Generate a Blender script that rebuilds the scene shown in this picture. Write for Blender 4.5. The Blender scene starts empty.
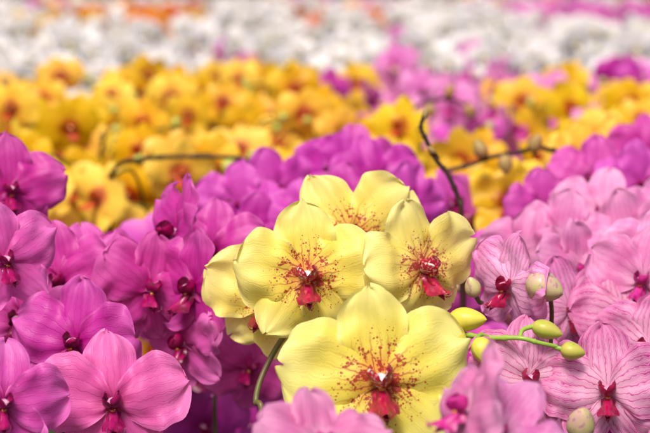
import bpy, math, random
from mathutils import Vector, Matrix, noise, Euler
rad=math.radians
scene=bpy.context.scene
CZ=0.95
# ------------------------------------------------------------------ materials
def N(nt,t,**k):
    n=nt.nodes.new(t)
    for a,b in k.items(): setattr(n,a,b)
    return n
def M(nt,op,a,b=None,c=None,clamp=False):
    n=N(nt,'ShaderNodeMath',operation=op); n.use_clamp=clamp
    for i,v in enumerate((a,b,c)):
        if v is None: continue
        if isinstance(v,(int,float)): n.inputs[i].default_value=v
        else: nt.links.new(v,n.inputs[i])
    return n.outputs[0]
def MR(nt,v,a,b,c,d,smooth=True):
    n=N(nt,'ShaderNodeMapRange'); n.interpolation_type='SMOOTHSTEP' if smooth else 'LINEAR'
    nt.links.new(v,n.inputs[0])
    for i,x in enumerate((a,b,c,d)):
        if isinstance(x,(int,float)): n.inputs[i+1].default_value=x
        else: nt.links.new(x,n.inputs[i+1])
    return n.outputs[0]
def MIX(nt,f,a,b,mode='MIX'):
    n=N(nt,'ShaderNodeMix',data_type='RGBA',blend_type=mode)
    for i,v in ((0,f),(6,a),(7,b)):
        if isinstance(v,(int,float)): n.inputs[i].default_value=v
        elif isinstance(v,tuple): n.inputs[i].default_value=(v[0],v[1],v[2],1)
        else: nt.links.new(v,n.inputs[i])
    return n.outputs[2]
def NOI(nt,vec,scale,detail=2,rough=.5):
    n=N(nt,'ShaderNodeTexNoise'); n.inputs['Scale'].default_value=scale
    n.inputs['Detail'].default_value=detail; n.inputs['Roughness'].default_value=rough
    if vec is not None: nt.links.new(vec,n.inputs['Vector'])
    return n.outputs['Fac']
def newmat(name):
    m=bpy.data.materials.new(name); m.use_nodes=True
    nt=m.node_tree; nt.nodes.clear(); return m,nt
def finish(nt,col,rough=.5,trans=.3,bump=None,bs=.3,spec=.3,bd=.002,tcol=None):
    p=N(nt,'ShaderNodeBsdfPrincipled')
    nt.links.new(col,p.inputs['Base Color']); p.inputs['Roughness'].default_value=rough
    p.inputs['Specular IOR Level'].default_value=spec
    if bump is not None:
        b=N(nt,'ShaderNodeBump'); b.inputs['Strength'].default_value=bs; b.inputs['Distance'].default_value=bd
        nt.links.new(bump,b.inputs['Height']); nt.links.new(b.outputs[0],p.inputs['Normal'])
    o=N(nt,'ShaderNodeOutputMaterial')
    if trans>0:
        t=N(nt,'ShaderNodeBsdfTranslucent'); nt.links.new(tcol or col,t.inputs[0])
        mx=N(nt,'ShaderNodeMixShader'); mx.inputs[0].default_value=trans
        nt.links.new(p.outputs[0],mx.inputs[1]); nt.links.new(t.outputs[0],mx.inputs[2])
        nt.links.new(mx.outputs[0],o.inputs[0])
    else: nt.links.new(p.outputs[0],o.inputs[0])
def vary(nt,c,hv,vv):
    oi=N(nt,'ShaderNodeObjectInfo').outputs['Random']
    at=N(nt,'ShaderNodeAttribute',attribute_name='rnd').outputs['Fac']
    rnd=M(nt,'FRACT',M(nt,'ADD',oi,M(nt,'MULTIPLY',at,7.3)))
    h=N(nt,'ShaderNodeHueSaturation'); nt.links.new(c,h.inputs['Color'])
    nt.links.new(MR(nt,rnd,0,1,.5-hv,.5+hv,False),h.inputs['Hue'])
    r3=M(nt,'FRACT',M(nt,'MULTIPLY',rnd,13.7))
    nt.links.new(MR(nt,r3,0,1,1-vv,1+vv*.5,False),h.inputs['Value'])
    nt.links.new(MR(nt,r3,0,1,1.06,.94,False),h.inputs['Saturation'])
    return h.outputs[0]
def bed_mat(name,base,edge,center,cr=(.1,.4),hv=.02,vv=.12,trans=.28,dots=None):
    """petals of the far beds: colour by distance from the flower's heart, no fine veins"""
    m,nt=newmat(name)
    fl=N(nt,'ShaderNodeUVMap',uv_map='flat').outputs[0]
    ln=N(nt,'ShaderNodeVectorMath',operation='LENGTH'); nt.links.new(fl,ln.inputs[0]); R=ln.outputs['Value']
    c=MIX(nt,MR(nt,R,.4,1,0,1),base,edge); c=MIX(nt,MR(nt,R,cr[0],cr[1],.9,0),c,center)
    if dots:
        vo=N(nt,'ShaderNodeTexVoronoi'); vo.inputs['Scale'].default_value=11; nt.links.new(fl,vo.inputs['Vector'])
        c=MIX(nt,MR(nt,M(nt,'SUBTRACT',MR(nt,R,.15,.6,.62,0),vo.outputs['Distance']),-.05,.1,0,.8),c,dots)
    finish(nt,vary(nt,c,hv,vv),.45,trans,None,0,.4)
    return m
def petal_mat(name,base,edge,center,vein,vs=.3,vw=.16,cr=(.12,.5),spots=None,spot_reach=.74,hv=.02,vv=.12,trans=.32,nv=8,rough=.46):
    m,nt=newmat(name)
    uv=N(nt,'ShaderNodeUVMap',uv_map='UVMap').outputs[0]
    fl=N(nt,'ShaderNodeUVMap',uv_map='flat').outputs[0]
    s=N(nt,'ShaderNodeSeparateXYZ'); nt.links.new(uv,s.inputs[0]); U=s.outputs[0]; V=s.outputs[1]
    ln=N(nt,'ShaderNodeVectorMath',operation='LENGTH'); nt.links.new(fl,ln.inputs[0]); R=ln.outputs['Value']
    n1=NOI(nt,fl,4,2); n2=NOI(nt,fl,16,1)
    wob=M(nt,'ADD',M(nt,'MULTIPLY',M(nt,'SUBTRACT',n1,.5),.12),M(nt,'MULTIPLY',M(nt,'SUBTRACT',n2,.5),.04))
    vv2=M(nt,'ADD',V,wob)
    def lines(k,w):
        f=M(nt,'ABSOLUTE',M(nt,'SUBTRACT',M(nt,'FRACT',M(nt,'MULTIPLY',vv2,k)),.5))
        return MR(nt,f,0,w,1,0)
    l1=lines(nv,vw); l2=M(nt,'MULTIPLY',lines(nv*2,vw*1.1),MR(nt,U,.3,.6,0,.75))
    cu=M(nt,'ADD',M(nt,'MULTIPLY',U,9),M(nt,'MULTIPLY',n2,4.5))
    cf=M(nt,'ABSOLUTE',M(nt,'SUBTRACT',M(nt,'FRACT',cu),.5)); l3=M(nt,'MULTIPLY',MR(nt,cf,0,.10,1,0),.3)
    veins=M(nt,'MAXIMUM',M(nt,'MAXIMUM',l1,l2),l3)
    fade=MR(nt,U,.80,1.0,1,.25)
    veins=M(nt,'MULTIPLY',M(nt,'MULTIPLY',veins,fade),M(nt,'MULTIPLY',MR(nt,n1,.25,.6,.55,1),MR(nt,n2,.3,.6,.7,1)))
    c=MIX(nt,MR(nt,U,.45,1,0,1),base,edge)
    ve=M(nt,'ABSOLUTE',M(nt,'SUBTRACT',V,.5)); c=MIX(nt,MR(nt,ve,.36,.5,0,.7),c,edge)
    c=MIX(nt,MR(nt,R,cr[0],cr[1],.9,0),c,center)
    c=MIX(nt,MR(nt,n1,.3,.7,0,.22),c,edge)
    c=MIX(nt,M(nt,'MULTIPLY',veins,vs),c,vein)
    if spots:
        n3=NOI(nt,fl,9,2)
        def dots(sc,k):
            vo=N(nt,'ShaderNodeTexVoronoi'); vo.inputs['Scale'].default_value=sc; nt.links.new(fl,vo.inputs['Vector'])
            th=M(nt,'MULTIPLY',MR(nt,R,.12,spot_reach*k,.66,0,False),MR(nt,n3,.36,.62,.15,1.15))
            return MR(nt,M(nt,'SUBTRACT',th,vo.outputs['Distance']),-.05,.14,0,1)
        sm=M(nt,'MAXIMUM',dots(24,1),dots(42,.80))
        st=M(nt,'MULTIPLY',M(nt,'MAXIMUM',l1,l2),MR(nt,R,.16,.58,1,0))
        sm=M(nt,'MAXIMUM',sm,M(nt,'MULTIPLY',st,1.0))
        c=MIX(nt,MR(nt,R,.1,.36,.5,0),c,(.74,.14,.08))
        c=MIX(nt,M(nt,'MULTIPLY',sm,.90),c,spots)
    bump=M(nt,'ADD',M(nt,'MULTIPLY',veins,-.28),M(nt,'ADD',M(nt,'MULTIPLY',n1,.9),M(nt,'MULTIPLY',n2,.15)))
    finish(nt,vary(nt,c,hv,vv),rough,trans,bump,.28,.38,.0016)
    return m
def plain_mat(name,a,b,scale=20,rough=.45,trans=.0,spec=.4,c3=None):
    m,nt=newmat(name)
    tc=N(nt,'ShaderNodeTexCoord').outputs['Object']
    n=NOI(nt,tc,scale,2); c=MIX(nt,MR(nt,n,.35,.65,0,1),a,b)
    if c3:
        c=MIX(nt,MR(nt,NOI(nt,tc,scale*2.7,2),.52,.68,0,.8),c,c3)
    finish(nt,c,rough,trans,None,.25,spec,.001)
    return m
PM={}
PM['Y']=petal_mat('yellow_spotted_petal',(.94,.79,.125),(.95,.87,.30),(.93,.70,.09),(.86,.64,.06),.24,spots=(.44,.005,.035),hv=.005,vv=.04)
PM['M']=petal_mat('magenta_petal',(.72,.065,.41),(.81,.165,.54),(.48,.010,.20),(.50,.010,.24),.46,cr=(.08,.42),hv=.010,vv=.18)
PM['C']=petal_mat('violet_petal',(.63,.045,.42),(.73,.11,.54),(.42,.01,.23),(.40,.01,.25),.3,hv=.012,vv=.18)
PM['P']=petal_mat('pink_petal',(.80,.23,.53),(.86,.38,.66),(.78,.36,.58),(.58,.05,.36),.42,hv=.012,vv=.14)
PM['S']=petal_mat('striped_pink_petal',(.85,.42,.65),(.83,.28,.57),(.87,.50,.68),(.54,.012,.28),.88,vw=.17,hv=.01,vv=.08,nv=9)
BM={'G':bed_mat('golden_petal',(.90,.50,.012),(.92,.59,.03),(.50,.07,.008),(.12,.46),hv=.010,vv=.2,trans=.2,dots=(.45,.04,.01)),
 'W':bed_mat('white_petal',(.76,.72,.71),(.75,.71,.71),(.68,.62,.46),hv=0,vv=.14,trans=0),
 'O':bed_mat('orange_petal',(.84,.20,.012),(.88,.30,.02),(.6,.05,.02),hv=.02,vv=.2,trans=0),
 'C':bed_mat('violet_bed_petal',(.63,.045,.42),(.73,.11,.54),(.36,.01,.20),hv=.012,vv=.2,trans=.2),
 'P':bed_mat('pink_bed_petal',(.78,.22,.54),(.84,.34,.65),(.62,.16,.44),hv=.012,vv=.15,trans=.2),
 'M':bed_mat('magenta_bed_petal',(.72,.07,.42),(.80,.17,.54),(.46,.02,.24),hv=.012,vv=.15,trans=.2)}
PM['G']=BM['G'];PM['W']=BM['W'];PM['O']=BM['O']
LM={'Y':plain_mat('lip_crimson',(.20,.0015,.022),(.38,.004,.045),5,.3,0,.45,(.50,.03,.05)),
    'M':plain_mat('lip_purple',(.16,.0015,.045),(.34,.003,.10),6,.3,.0),
    'S':plain_mat('lip_carmine',(.20,.001,.03),(.38,.003,.06),6,.28,.0),
    'P':plain_mat('lip_magenta',(.40,.01,.16),(.55,.03,.25),7,.35,.0),
    'G':plain_mat('lip_red_brown',(.36,.015,.008),(.50,.06,.01),7,.4,.0),
    'W':plain_mat('lip_pale_yellow',(.72,.52,.18),(.76,.68,.48),7,.4,.0)}
LM['C']=LM['M'];LM['O']=LM['G']
SL={'Y':plain_mat('lip_side_lobe_striped',(.50,.012,.045),(.36,.005,.035),9,.3,.1,.4,(.86,.70,.58)),
    'S':plain_mat('lip_side_lobe_pink',(.42,.01,.08),(.26,.002,.04),9,.35,.05)}
COL={'Y':plain_mat('column_white_pink',(.84,.58,.60),(.88,.82,.78),5,.28,.12),
     'M':plain_mat('column_pink',(.62,.12,.40),(.78,.5,.64),14,.3,.12),
     'W':plain_mat('column_white',(.8,.78,.74),(.82,.8,.78),14,.35,.0)}
COL['G']=plain_mat('column_gold',(.8,.5,.1),(.85,.6,.3),14,.35,.0)
COL['S']=COL['M'];COL['C']=COL['M'];COL['P']=COL['M'];COL['O']=COL['G']
CAL=plain_mat('callus_yellow',(.88,.55,.05),(.75,.20,.04),9,.4,.0)
STEM=plain_mat('flower_stem_green',(.11,.17,.03),(.15,.08,.035),30,.4,0)
STEMB=plain_mat('flower_stem_brown',(.032,.015,.008),(.055,.025,.015),30,.5,0,.25)
STEMG=plain_mat('young_stem_green',(.30,.44,.06),(.24,.36,.045),30,.35,0)
BUD=plain_mat('bud_green_yellow',(.44,.50,.06),(.58,.52,.10),90,.35,.12)
BUDY=plain_mat('bud_yellow',(.84,.72,.10),(.70,.66,.08),60,.35,.15)
BUDP=plain_mat('bud_striped_pink',(.60,.54,.22),(.66,.42,.34),90,.35,.12,.4,(.5,.2,.3))
BUDB=plain_mat('bud_brownish',(.40,.20,.08),(.36,.26,.08),60,.45,0)
LEAF=plain_mat('orchid_leaf',(.028,.065,.016),(.045,.095,.024),9,.35,0,.45)
POT=plain_mat('plastic_pot',(.10,.05,.035),(.07,.04,.03),12,.5,0)
BARK=plain_mat('bark_mix',(.05,.03,.02),(.11,.07,.04),60,.9,0,.1)
# ------------------------------------------------------------------ mesh builder
class MB:
    def __init__(s): s.v=[];s.f=[];s.m=[];s.uv=[];s.fl=[];s.r=[]
    def grid(s,P,uv,mat,fl=None):
        n=len(P);k=len(P[0]);o=len(s.v)
        for i in range(n):
            for j in range(k):
                p=P[i][j]; s.v.append(p); s.uv.append(uv[i][j]); s.fl.append((p[0],p[2])); s.r.append(0)
        for i in range(n-1):
            for j in range(k-1):
                s.f.append((o+i*k+j,o+i*k+j+1,o+(i+1)*k+j+1,o+(i+1)*k+j)); s.m.append(mat)
    def add(s,o,T,rnd,mm=None):
        b=len(s.v)
        s.v+=[T@Vector(p) for p in o.v]; s.f+=[tuple(b+i for i in f) for f in o.f]
        s.m+=[(mm[x] if mm else x) for x in o.m]; s.uv+=o.uv; s.fl+=o.fl; s.r+=[rnd]*len(o.v)
    def mesh(s,name,mats):
        me=bpy.data.meshes.new(name); me.from_pydata([tuple(p) for p in s.v],[],s.f)
        for m in mats: me.materials.append(m)
        me.polygons.foreach_set('material_index',s.m)
        me.polygons.foreach_set('use_smooth',[True]*len(s.f))
        u1=me.uv_layers.new(name='UVMap'); u2=me.uv_layers.new(name='flat')
        a=[];b=[]
        for f in s.f:
            for i in f: a+=s.uv[i]; b+=s.fl[i]
        u1.data.foreach_set('uv',a); u2.data.foreach_set('uv',b)
        at=me.attributes.new('rnd','FLOAT','POINT'); at.data.foreach_set('value',s.r)
        me.update(); return me
def surf(mb,org,d,side,nor,L,W,prof,nu,nv,mat,cup=0,curl=0,dome=0,ruf=0,bend=0,seed=0,crease=0,twist=0,wavy=0,fold=0):
    d=Vector(d).normalized(); side=Vector(side).normalized(); nor=Vector(nor).normalized()
    Pn=[];UV=[]; mx=max(prof(i/40) for i in range(1,40))
    ph=seed*1.7
    for i in range(nu+1):
        u=.5-.5*math.cos(math.pi*i/nu); u=.012+u*.986
        w0=W*prof(u)/mx; row=[];ur=[]
        for j in range(nv+1):
            v=-1+2*j/nv
            w=w0*(1+wavy*(noise.noise(Vector((u*5+seed,3.3*(1 if v>0 else -1),seed*1.3)))*abs(v)))
            t=w*v+bend*u*u*L
            n=cup*v*v*(w0/W)+curl*u*u*L+dome*math.sin(math.pi*min(1,u*1.05))*(1-v*v)
            n+=-crease*math.exp(-(v*5)**2)*math.sin(math.pi*u)
            n+=-fold*abs(v)*w0
            n+=ruf*(math.sin(5*u*math.pi+ph+v)*.45*v*v+1.4*noise.noise(Vector((u*2.2+seed*3.1,v*1.5,seed)))*(u*.9+.1)+.8*noise.noise(Vector((u*5+seed,v*3.2,seed*2)))*(.25+v*v*.75))
            if twist: n+=twist*v*u*w
            p=Vector(org)+d*(L*u*(1-.12*abs(curl)*u)*(1+wavy*.8*u*noise.noise(Vector((v*2.2,seed*2.1,7.7)))))+side*t+nor*n
            row.append(p); ur.append((u,(v+1)/2))
        Pn.append(row);UV.append(ur)
    mb.grid(Pn,UV,mat)
def blob(mb,c,d,L,r,mat,prof=None,nr=9,ns=10,ridge=0):
    d=Vector(d).normalized(); a=d.orthogonal().normalized(); b=d.cross(a); Pn=[];UV=[]
    for i in range(nr+1):
        t=i/nr; rr=r*(prof(t) if prof else math.sqrt(max(0,1-(2*t-1)**2))); rr=max(rr,.0001)
        row=[];ur=[]
        for j in range(ns+1):
            an=2*math.pi*j/ns; k=1+ridge*abs(math.cos(1.5*an))
            row.append(Vector(c)+d*(L*t)+(a*math.cos(an)+b*math.sin(an))*rr*k); ur.append((t,j/ns))
        Pn.append(row);UV.append(ur)
    mb.grid(Pn,UV,mat)
def catmull(pts,k=6):
    pts=[Vector(p) for p in pts]; 
    if len(pts)<3: return [pts[0].lerp(pts[-1],i/k) for i in range(k+1)]
    q=[pts[0]*2-pts[1]]+pts+[pts[-1]*2-pts[-2]]; out=[]
    for i in range(1,len(q)-2):
        for j in range(k):
            t=j/k; a,b,c,e=q[i-1],q[i],q[i+1],q[i+2]
            out.append(.5*((2*b)+(c-a)*t+(2*a-5*b+4*c-e)*t*t+(3*b-a-3*c+e)*t**3))
    out.append(pts[-1]); return out
def tube(mb,pts,r0,r1,mat,ns=7,k=6,nodes=0):
    c=catmull(pts,k); n=len(c); Pn=[];UV=[]; up=Vector((.31,.87,.2)).normalized()
    for i,p in enumerate(c):
        d=(c[min(i+1,n-1)]-c[max(i-1,0)]).normalized(); a=d.cross(up)
        if a.length<.1: a=d.cross(Vector((1,0,0)))
        a.normalize(); b=d.cross(a); t=i/(n-1); r=r0+(r1-r0)*t
        if nodes and i%nodes==0 and 0<i<n-1: r*=1.35
        Pn.append([p+(a*math.cos(2*math.pi*j/ns)+b*math.sin(2*math.pi*j/ns))*r for j in range(ns+1)]); UV.append([(t,j/ns) for j in range(ns+1)])
    mb.grid(Pn,UV,mat)
petp=lambda u:(u**.66)*((1-u)**.42)
sepp=lambda u:(u**.55)*((1-u)**.50)
lobp=lambda u:(u**.5)*((1-u)**.4)
def midp(u):
    if u<.30: return .62+.05*u
    if u<.55: return .635+.365*math.sin((u-.30)/.25*math.pi/2)
    return max(.03,.995*(1-((u-.55)/.45)**1.7)**.9)
# materials slots: 0 petal 1 lip 2 column 3 callus 4 stem 5 side lobes
def flower(seed,hi=True,op=0.0,lipk=1.18,pw=1.05):
    R=random.Random(seed); mb=MB(); q=lambda a:R.uniform(-a,a)
    nu,nv=(24,18) if hi else (6,4)
    for k,(th,L,W) in enumerate(((90,.95,.37),(-52,.90,.37),(232,.90,.37))):
        th=rad(th+q(5)); d=(math.cos(th),.0+op*.5,math.sin(th)); s=(-math.sin(th),0,math.cos(th))
        surf(mb,(0,.035,0),d,s,(0,-1,0),L*(1+q(.04)),W*(1+q(.06)),sepp,nu,nv,0,cup=-.05+q(.09),curl=-.08+q(.18)+op*.4,dome=.03,ruf=.065,bend=q(.06),seed=seed+k*5.3,crease=.02,wavy=.12)
    for sg in (1,-1):
        th=rad(12+q(6)); d=(sg*math.cos(th),-.02,math.sin(th)); s=(-sg*math.sin(th),0,math.cos(th))
        surf(mb,(0,.0,0),d,s,(0,-1,0),1.0*(1+q(.04)),.50*pw*(1+q(.05)),petp,nu,nv,0,cup=-.06+q(.10),curl=-.06+q(.18)+op*.5,dome=.05,ruf=.12,bend=.05*1+q(.05),seed=seed+20+sg*3.7,crease=.03,twist=q(.22),wavy=.13)
    n2=(12,8) if hi else (5,2)
    l=lipk
    for sg in (1,-1):
        surf(mb,(sg*.03,-.05,-.07),(sg*.75,-.42,.30),(sg*-.25,-.55,-.5),(sg*-.75,-.2,.2),.30*l,.13*l,lobp,n2[0],n2[1],5 if hi else 1,cup=.10,curl=.60,ruf=.03,seed=seed+sg)
    surf(mb,(0,-.07,-.07),(0,-.55,-.76),(1,0,0),(0,-.76,.55),.42*l,.135*l,midp,n2[0]+4,n2[1]+2,1,cup=.0,curl=.36,dome=.05,ruf=.05,seed=seed,fold=.8 if hi else .3)
    if hi:
        blob(mb,(0,-.10,-.12),(0,-.56,-.70),.36*l,.056*l,1,lambda t:(1-t)**.5*(.75+.5*math.sin(t*3.1)),8,10,.2)
        tip=Vector((0,-.07,-.07))+Vector((0,-.55,-.76)).normalized()*.40*l+Vector((0,-.06,.06))
        for sg in (1,-1): tube(mb,[tip,tip+Vector((sg*.03,-.05,.0)),tip+Vector((sg*.08,-.06,.05)),tip+Vector((sg*.07,-.04,.1))],.008,.003,1,5,4)
        blob(mb,(0,-.13,-.10),(0,-.7,.2),.07,.030,3,None,5,8,.3)
    ns=10 if hi else 5
    blob(mb,(0,.03,.0),(0,-1,-.06+q(.03)),.25,.080,2,lambda t:(.75+.25*math.sin(t*3.0)) if t<.8 else math.sqrt(max(0,1-((t-.8)/.2)**2))*.92,8 if hi else 5,ns)
    if hi: blob(mb,(0,-.19,-.03),(0,-.8,-.5),.05,.03,2,None,5,7)
    if hi: tube(mb,[(0,.03,0),(0,.12,-.01),(0,.2,-.06)],.035,.026,4,6,3)
    return mb
def mats(t,stem=STEM,bed=False): return [(BM if bed else PM)[t],LM[t],COL[t],CAL,stem]+([] if bed else [SL.get(t,LM[t])])
HI=[flower(11),flower(23),flower(37),flower(58),flower(71,op=.25),flower(83),flower(97,op=.12)]
LO=[flower(101+7*i,False,op=(.0,.1,.3,.0,.15)[i]) for i in range(5)]
cache={}
def himesh(t,i):
    if (t,i) not in cache: cache[(t,i)]=HI[i].mesh(f'{t}_flower_{i}',mats(t))
    return cache[(t,i)]
def rotm(yaw,pit,roll):
    return Matrix.Rotation(rad(yaw),4,'Z')@Matrix.Rotation(rad(pit),4,'X')@Matrix.Rotation(rad(roll),4,'Y')
def link(o,parent=None):
    scene.collection.objects.link(o)
    if parent: o.parent=parent
    return o
def empty(name): 
    e=bpy.data.objects.new(name,None); e.empty_display_size=.1; return link(e)
# ------------------------------------------------------------------ pot + leaves
def leafset(seed,n=7,L0=.24,rise=.5):
    R=random.Random(seed); mb=MB()
    for i in range(n):
        an=2*math.pi*i/n*1.0+R.uniform(-.4,.4); L=L0*R.uniform(.75,1.2); W=.036*R.uniform(.85,1.2)
        r0=rise*R.uniform(.5,1.6); Pn=[];UV=[]
        for a in range(11):
            t=a/10; w=W*(max(0.0,t)**.35)*((1-t)**.4)*1.3+.003; rr=.012+L*t*(1-.12*t); z=.13+L*(r0*t*1.3-.95*t*t*R.uniform(.98,1.02)*r0)
            row=[]
            for b in range(7):
                v=-1+b/3; row.append((math.cos(an)*rr-math.sin(an)*w*v,math.sin(an)*rr+math.cos(an)*w*v,z+abs(v)*w*.5-.002))
            Pn.append(row);UV.append([(t,b/6) for b in range(7)])
        mb.grid(Pn,UV,0)
    prof=[(.042,0),(.045,.005),(.058,.105),(.063,.106),(.063,.118),(.057,.118),(.055,.108)]
    mb.grid([[(math.cos(j*math.pi/10)*r,math.sin(j*math.pi/10)*r,z) for j in range(21)] for r,z in prof],[[(0,0)]*21]*len(prof),1)
    mb.grid([[(math.cos(j*math.pi/10)*r,math.sin(j*math.pi/10)*r,.106+R.uniform(-.004,.006)) for j in range(21)] for r in (.056,.035,.015,.001)],[[(0,0)]*21]*4,2)
    return mb
LS=[leafset(i).mesh(f'pot_leaves_{i}',[LEAF,POT,BARK]) for i in range(4)]
LT=[leafset(20+i,9,.36,1.1).mesh(f'pot_tall_leaves_{i}',[LEAF,POT,BARK]) for i in range(3)]
# ------------------------------------------------------------------ flower spikes for the beds
def spike(seed,t):
    R=random.Random(seed); mb=MB(); q=lambda a:R.uniform(-a,a)
    lean=q(.05); hx=lambda z:lean*(z/.7)**2
    st=[(0,.03,.11),(hx(.25)+q(.01),.035,.25),(hx(.45),.04,.45),(hx(.62),.03,.62),(hx(.7)+q(.02),-.02,.70),(hx(.7)+q(.03),-.07,.705)]
    tube(mb,st,.0030,.0020,4,5,4)
    n=R.randint(7,9) if t not in 'WO' else R.randint(4,6); z=.705
    for i in range(n):
        sg=1 if i%2 else -1
        x=hx(z)+sg*R.uniform(.028,.05); y=-.035-R.uniform(0,.035)+.0*i; s=R.uniform(.041,.052)
        T=Matrix.Translation((x,y,z-q(.012)))@rotm(sg*R.uniform(-12,44)+q(16),-6+q(16),q(18))@Matrix.Scale(s,4)
        mb.add(R.choice(LO),T,R.random())
        tube(mb,[(x,y+.01,z-.003),(x*.6,.01,z-.01),(hx(z),.032,z-.02)],.0013,.0015,4,4,2)
        z-=R.uniform(.03,.048)
    for i in range(R.randint(0,2)):
        c=Vector((hx(.7)+q(.03),-.08-.015*i,.71+q(.015))); blob(mb,c,(q(.5),-1,q(.5)),.016,.0065,5,None,6,7,.1)
    return mb.mesh(f'{t}_spike_{seed}',mats(t,STEM,True)+[BUDP if t in 'MCPS' else BUD])
SP={t:[spike(hash_+i,t) for i in range(n)] for t,hash_,n in (('G',200,8),('C',300,5),('P',400,5),('W',500,6),('O',600,3),('M',700,4))}
RR=random.Random(5)
def bed(name,t,x0,x1,y0,y1,sp,drop=None,mix=None,leaf=True,hj=.05):
    e=empty(name); y=y0; r=0
    while y<=y1:
        x=x0+(sp*.5 if r%2 else 0)
        while x<=x1:
            tt=t
            if mix and RR.random()<mix[1]: tt=RR.choice(mix[0])
            px=x+RR.uniform(-.4,.4)*sp; py=y+RR.uniform(-.4,.4)*sp
            d=(drop(px,py) if drop else .192+.0122*(py-1.8))
            sc=(CZ-d)/.752*(1+RR.uniform(-hj*1.7,hj*.3))
            o=link(bpy.data.objects.new('spike',RR.choice(SP[tt])),e); o.location=(px,py,0); o.rotation_euler=(0,0,rad(RR.uniform(-32,32))); o.scale=(RR.choice((-1,1))*RR.uniform(.95,1.12),RR.uniform(.95,1.12),sc)
            if leaf and y<5:
                o=link(bpy.data.objects.new('pot_and_leaves',RR.choice(LS)),e); o.location=(px,py+.02,0); o.rotation_euler=(0,0,RR.uniform(0,6.28)); 
            x+=sp
        y+=sp*.85; r+=1
bed('golden_orchid_bed','G',-1.15,.11,2.2,3.95,.15)
bed('golden_orchid_bed','G',.36,.58,2.6,3.4,.11,lambda x,y:.202+.012*(y-2.4))
bed('pink_orchid_bed','P',.18,.33,2.75,3.9,.10,lambda x,y:.200,(['C'],.2))
bed('violet_orchid_bed','C',.58,1.2,2.1,3.9,.14)
bed('violet_orchid_bed','C',.42,.56,2.25,2.5,.11,lambda x,y:.222)
bed('violet_orchid_bed','C',-.02,.03,3.35,3.45,.08,lambda x,y:.190)
bed('violet_orchid_bed','C',-.10,.14,1.70,2.08,.12,lambda x,y:.215,None,True)
bed('pink_orchid_bed','P',.22,.65,1.65,2.2,.13,lambda x,y:.235,(['C'],.35))
bed('golden_orchid_bed','G',.16,.36,2.05,2.55,.12,lambda x,y:.240)
bed('white_orchid_bed','W',-2.0,2.0,4.15,8.0,.22,None,(['P'],.02),hj=.08)
bed('pink_orchid_bed','P',.5,1.2,3.75,4.1,.14,lambda x,y:.22,(['W','C'],.4))
bed('orange_orchid_bed','O',-1.25,-.55,8.0,9.3,.19,lambda x,y:.192+.0122*(y-2.8),(['G'],.2))
bed('orange_orchid_bed','O',-.05,.35,8.6,9.4,.2,None,(['W','G'],.45))
bed('white_orchid_bed','W',-2.8,-1.35,8.2,11.5,.24,None,(['P'],.12))
bed('white_orchid_bed','W',.45,1.0,8.2,11.5,.24)
bed('white_orchid_bed','W',-1.2,.4,9.6,11.5,.24,None,(['P','O'],.15))
bed('violet_orchid_bed','C',1.0,2.8,8.0,11.5,.22,None,(['P'],.3))
bed('mixed_orchid_bed','W',-3.4,3.4,11.8,14.8,.32,None,(['P','C','O','G'],.4))
bed('magenta_orchid_bed','M',-.62,-.34,1.15,1.9,.14,lambda x,y:.26)
# ------------------------------------------------------------------ hand placed plants
def plant(name,t,fl,stem,sr=.0027,smat=None,pot=True,bonly=False):
    e=empty(name); mb=MB(); st=catmull(stem,8)
    tube(mb,stem,sr,sr*.62,0,9,8)
    for i,f in enumerate(fl):
        o=link(bpy.data.objects.new(f'flower_{i+1}',himesh(t,f[8])),e)
        o.matrix_local=Matrix.Translation(f[1:4])@rotm(*f[5:8])@Matrix.Scale(f[4],4)
        back=o.matrix_local@Vector((0,.18,-.05)); b2=o.matrix_local@Vector((0,.42,-.3))
        c=min(st,key=lambda p:(p-(back+Vector((0,.01,-.02)))).length)
        tube(mb,[back,b2.lerp(c,.35),c],.0016,.0016,0,7,5)
    link(bpy.data.objects.new('stem',mb.mesh('stem',[smat or STEM])),e)
    if pot:
        b=stem[0]; o=link(bpy.data.objects.new('pot_and_leaves',LS[len(name)%4]),e); o.location=(b[0],b[1],0)
    return e
def auto(name,t,fl,sr=.0024,smat=None):
    xs=sum(f[1] for f in fl)/len(fl); ys=max(f[2] for f in fl)+.05
    f2=sorted(fl,key=lambda f:f[3]); st=[(xs,ys+.02,.1),(xs,ys+.01,.4)]
    zlo=min(f2[0][3]-.05,.6); st.append((xs,ys,zlo))
    st.append((xs,ys-.01,(zlo+f2[-1][3])/2)); st.append((xs*.7+f2[-1][1]*.3,ys-.02,f2[-1][3]-.01))
    return plant(name,t,fl,st,sr,smat)
def budobj(e,name,c,d,L,r,mat,stemto=None,smat=STEMG):
    mb=MB(); d=Vector(d).normalized()
    blob(mb,Vector(c)-d*L/2,d,L,r,0,lambda t:(math.sin(math.pi*t**.85)**.6)*(1-.22*t),14,24,.13)
    if stemto:
        s=Vector(stemto); p0=Vector(c)-d*L*.46
        tube(mb,[s,s.lerp(p0,.55)-d*.003,p0+d*.001],.0015,.0019,1,8,5)
    link(bpy.data.objects.new(name,mb.mesh(name,[mat,smat])),e)
fl=[('Y1',-.013,1.279,.716,.056,2,-10,-3,0),
 ('Y2',.072,1.300,.718,.053,34,-6,-8,1),
 ('Y3',.036,1.161,.668,.066,4,-14,-4,2),
 ('Y4',-.042,1.325,.688,.052,-14,-6,16,3),
 ('Y5',.021,1.372,.728,.060,12,-10,-28,5)]
st=[(-.06,1.34,.1),(-.06,1.30,.40),(-.046,1.282,.598),(-.051,1.295,.62),(-.042,1.309,.645),(-.022,1.323,.672),(.01,1.335,.692),(.045,1.33,.690),(.083,1.29,.675)]
ye=plant('yellow_spotted_orchid','Y',fl,st,.0026,STEM)
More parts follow.
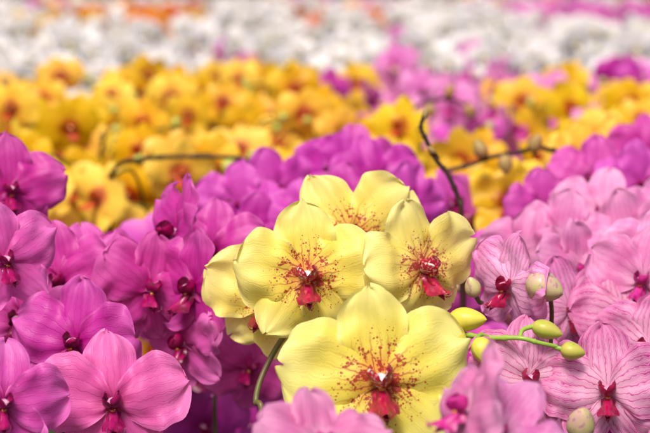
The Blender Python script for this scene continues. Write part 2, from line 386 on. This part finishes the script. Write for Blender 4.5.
mb=MB(); tube(mb,[(.083,1.288,.674),(.100,1.268,.675),(.117,1.252,.676),(.137,1.242,.678),(.150,1.241,.675),(.163,1.242,.672)],.0019,.0015,0,10,8,10)
link(bpy.data.objects.new('young_stem_tip',mb.mesh('young_stem_tip',[STEMG])),ye)
budobj(ye,'bud_1',(.174,1.240,.669),(1,-.2,-.15),.018,.0066,BUD,(.163,1.242,.672))
budobj(ye,'bud_2',(.157,1.250,.682),(.9,-.2,-.25),.023,.0068,BUD,(.137,1.243,.678))
budobj(ye,'bud_3',(.112,1.240,.668),(.5,-.3,-.8),.024,.0080,BUDY,(.117,1.253,.676))
budobj(ye,'bud_4',(.102,1.268,.686),(.8,-.3,.05),.029,.0088,BUDY,(.085,1.288,.675))
budobj(ye,'bud_5',(.090,1.262,.676),(.8,-.5,-.5),.028,.0100,BUDY,(.083,1.288,.674))
auto('magenta_orchid','M',[('M1',-.147,1.217,.638,.053,4,-12,-4,5),('M2',-.183,1.292,.664,.050,-14,-10,6,1)])
auto('magenta_orchid','M',[('M3',-.236,1.311,.722,.046,24,-8,-8,2),('M15',-.236,1.373,.664,.05,-20,-5,10,6),('M7',-.214,1.169,.650,.046,18,-10,8,3)])
auto('magenta_orchid','M',[('M4',-.138,1.395,.684,.048,30,-12,18,4),('M11',-.21,1.406,.688,.05,-10,-10,-12,6),('M12',-.174,1.434,.676,.05,8,-15,8,0),('M16',-.191,1.46,.69,.045,15,-25,-8,3)])
auto('magenta_orchid','M',[('M5',-.103,1.386,.687,.050,-42,-4,8,2),('M6',-.122,1.442,.722,.05,-66,-8,12,1),('M13',-.093,1.48,.700,.048,-20,-12,-8,5),('M8',-.112,1.399,.640,.046,-50,0,-20,0),('M9',-.066,1.53,.590,.046,20,-5,30,4)])
auto('magenta_orchid','M',[('M10',-.262,1.487,.75,.05,20,-10,0,0),('x',-.30,1.42,.70,.05,-10,-10,0,1),('y',-.29,1.30,.66,.05,10,-10,0,2)])
auto('violet_orchid','C',[('C1',-.089,1.762,.695,.05,-20,-10,5,0),('C2',-.051,1.833,.701,.05,15,-12,-8,1),('C10',-.113,1.828,.667,.05,-35,-5,0,3),('C7',-.069,1.678,.678,.048,10,-15,10,6),('C6',-.024,1.68,.693,.046,-15,-20,0,4)])
auto('violet_orchid','C',[('C3',.007,1.836,.718,.05,-25,-14,12,2),('C4',.052,1.766,.722,.05,18,-12,-10,5),('C5',.080,1.732,.699,.048,36,-8,10,1),('C8',.032,1.937,.716,.05,0,-10,0,3),('C9',.019,1.732,.702,.048,-8,-22,0,4)])
auto('pink_orchid','P',[('P1',.208,1.579,.691,.05,-30,-12,6,0),('P3',.272,1.579,.692,.05,15,-10,-8,1),('P7',.245,1.476,.680,.048,-12,-16,10,6),('P10',.212,1.477,.684,.045,25,-10,0,4),('P8',.177,1.577,.680,.046,-40,-8,0,3)])
auto('violet_orchid','C',[('P4',.274,1.835,.713,.05,-22,-12,6,1),('P5',.316,1.785,.714,.05,12,-10,-8,2),('P6',.219,1.781,.688,.048,20,-12,0,0),('P9',.36,1.988,.721,.05,0,-10,0,5)])
auto('pink_orchid','P',[('P2',.261,1.682,.700,.05,-16,-14,5,3),('P2b',.315,1.66,.695,.05,12,-14,5,0)])
auto('striped_pink_orchid','S',[('S1',.134,1.298,.705,.042,-46,-6,10,4),('S6',.193,1.393,.667,.046,20,-8,-10,1)])
auto('striped_pink_orchid','S',[('S2',.144,1.249,.647,.047,8,-12,6,5),('S3',.199,1.238,.641,.050,-12,-14,-4,1),('S8',.122,1.304,.608,.045,-10,-6,0,2),('z',.165,1.33,.615,.048,10,0,0,3)])
auto('striped_pink_orchid','S',[('S4',.240,1.311,.656,.045,-30,-10,8,2),('S5',.233,1.373,.668,.046,8,-14,-6,3),('z',.255,1.25,.62,.048,20,-5,0,1)])
auto('pink_orchid','P',[('S7',.246,1.377,.694,.046,-20,-14,8,5),('w',.30,1.36,.68,.048,10,-10,0,1),('w2',.27,1.45,.70,.045,-10,-12,4,2)])
auto('pink_orchid','P',[('F1',.080,.985,.694,.042,-78,-20,-10,1),('F1b',.098,.992,.678,.040,-20,-40,30,4)])
auto('pink_orchid','P',[('F2',-.002,.985,.672,.040,30,-38,10,4)])
# striped bud near the striped flower, free bud spikes behind
e=empty('orchid_bud_spike'); mb=MB()
tube(mb,[(.16,1.34,.1),(.165,1.33,.45),(.168,1.32,.64),(.166,1.30,.69),(.158,1.285,.700)],.0022,.0016,0,8,8)
link(bpy.data.objects.new('stem',mb.mesh('stem',[STEM])),e)
budobj(e,'bud_1',(.158,1.276,.708),(.9,-.4,-.3),.029,.0115,BUDP,(.160,1.287,.700),STEM)
budobj(e,'bud_2',(.108,1.298,.704),(-.3,-.3,.9),.017,.0062,BUDP,(.116,1.31,.690),STEM)
budobj(e,'bud_3',(.171,1.170,.636),(.0,-.5,.8),.027,.0098,BUDP,(.172,1.19,.61),STEM)
e=empty('arching_flower_stem'); mb=MB()
tube(mb,[(.14,1.62,.1),(.13,1.60,.45),(.121,1.581,.70),(.119,1.584,.726),(.109,1.588,.750),(.098,1.590,.764),(.089,1.592,.782),(.085,1.595,.792),(.088,1.597,.802)],.0027,.0018,0,8,8,7)
link(bpy.data.objects.new('stem',mb.mesh('stem',[STEMB])),e)
budobj(e,'bud_1',(.089,1.597,.804),(.2,0,1),.012,.003,BUDB,None)
budobj(e,'bud_2',(.094,1.588,.772),(-.6,-.3,.6),.010,.003,BUDB,(.099,1.590,.764),STEMB)
e=empty('arching_flower_stem'); mb=MB()
tube(mb,[(.26,2.0,.1),(.25,1.95,.45),(.25,1.92,.70),(.235,1.90,.738),(.20,1.89,.735),(.175,1.889,.731),(.15,1.888,.722),(.12,1.888,.715)],.0030,.0022,0,8,8,7)
link(bpy.data.objects.new('stem',mb.mesh('stem',[STEMB])),e)
for i,(c,d) in enumerate((((.163,1.885,.740),(-.4,0,.8)),((.189,1.880,.724),(.1,-.3,-.9)),((.221,1.885,.746),(.2,-.3,.6)))):
    budobj(e,f'bud_{i+1}',c,d,.022,.008,BUDB,(c[0]+.004,c[1]+.01,.733),STEMB)
e=empty('arching_flower_stem'); mb=MB()
tube(mb,[(-.27,2.30,.1),(-.27,2.28,.5),(-.265,2.18,.64),(-.245,2.10,.694),(-.205,2.06,.709),(-.159,2.04,.714),(-.105,2.04,.713),(-.07,2.04,.705)],.0031,.0023,0,8,8,7)
link(bpy.data.objects.new('stem',mb.mesh('stem',[STEMB])),e)
budobj(e,'bud_1',(-.108,2.03,.702),(.3,-.3,-.8),.022,.009,BUD,(-.108,2.04,.712),STEMB)
for (x0,y0,z0,dx) in ((.50,2.9,.755,.16),(-.62,3.0,.72,.14),(.10,2.55,.742,.10)):
    e=empty('arching_flower_stem'); mb=MB()
    tube(mb,[(x0,y0,.1),(x0,y0,.5),(x0+.01,y0-.02,z0-.05),(x0+dx*.3,y0-.05,z0-.01),(x0+dx*.7,y0-.06,z0),(x0+dx,y0-.07,z0-.012)],.0034,.0025,0,7,8,7)
    link(bpy.data.objects.new('stem',mb.mesh('stem',[STEMB])),e)
    for k in range(3):
        f=.45+.27*k; budobj(e,f'bud_{k+1}',(x0+dx*f,y0-.07,z0+(.012 if k%2 else -.016)),(.3,-.2,.9 if k%2 else -.9),.022,.008,BUDB,(x0+dx*f,y0-.055,z0-.004),STEMB)
for i,(x,y) in enumerate(((.285,2.0),(.33,2.06),(.195,1.90))):
    T='G'; fx=[(f'q',x,y,.712-.03*(i==2),.05,RR.uniform(-25,25),-12,5,i),('q',x+.035,y+.02,.68-.03*(i==2),.05,15,-10,-5,(i+1)%4),('q',x-.03,y+.02,.675-.03*(i==2),.05,-18,-10,8,(i+2)%4)]
    auto('golden_orchid',T,fx)
# ------------------------------------------------------------------ undergrowth between the front plants
e=empty('orchid_foliage')
y=1.1
while y<2.2:
    x=-.65
    while x<.65:
        o=link(bpy.data.objects.new('pot_and_tall_leaves',RR.choice(LT)),e); o.location=(x+RR.uniform(-.04,.04),y+RR.uniform(-.04,.04),0); o.rotation_euler=(0,0,RR.uniform(0,6.28)); s=RR.uniform(.85,1.1); o.scale=(s,s,s*1.15)
        x+=.15
    y+=.14
# ------------------------------------------------------------------ ground
def ground():
    mb=MB(); g=[-60,-20,-8,-4,0,4,8,20,60]
    mb.grid([[(x,y+10,0) for x in g] for y in g],[[(0,0)]*9]*9,0)
    m,nt=newmat('ground_soil'); tc=N(nt,'ShaderNodeTexCoord').outputs['Object']
    c=MIX(nt,MR(nt,NOI(nt,tc,3,6,.7),.35,.65,0,1),(.05,.045,.035),(.10,.085,.065)); finish(nt,c,.9,0,NOI(nt,tc,60,4),.5,.2,.01)
    link(bpy.data.objects.new('ground',mb.mesh('ground',[m])))
ground()
# ------------------------------------------------------------------ light, sky, camera
w=bpy.data.worlds.new('World'); scene.world=w; w.use_nodes=True; nt=w.node_tree
bg=nt.nodes['Background']; sky=N(nt,'ShaderNodeTexSky',sky_type='NISHITA'); sky.sun_disc=False
EL,AZ=57,198   # sun behind and slightly left of the viewer, high
sky.sun_elevation=rad(EL); sky.sun_rotation=rad(AZ); sky.dust_density=5; sky.air_density=.7; sky.ozone_density=.4
nt.links.new(sky.outputs[0],bg.inputs[0]); bg.inputs[1].default_value=.13
sd=bpy.data.lights.new('sun','SUN'); sd.energy=3.3; sd.angle=rad(16); sd.color=(1,.95,.88)
so=link(bpy.data.objects.new('sun',sd))
dv=Vector((math.sin(rad(AZ))*math.cos(rad(EL)),math.cos(rad(AZ))*math.cos(rad(EL)),math.sin(rad(EL))))
so.rotation_euler=dv.to_track_quat('Z','Y').to_euler()
cd=bpy.data.cameras.new('camera'); cd.lens=100; cd.sensor_width=36; cd.clip_start=.05; cd.clip_end=300
cd.dof.use_dof=True; cd.dof.focus_distance=1.27; cd.dof.aperture_fstop=7.6
co=link(bpy.data.objects.new('camera',cd)); co.location=(0,0,CZ); co.rotation_euler=(rad(90-8.5),0,0)
scene.camera=co
scene.view_settings.view_transform='Standard'; scene.view_settings.look='None'; scene.view_settings.exposure=0
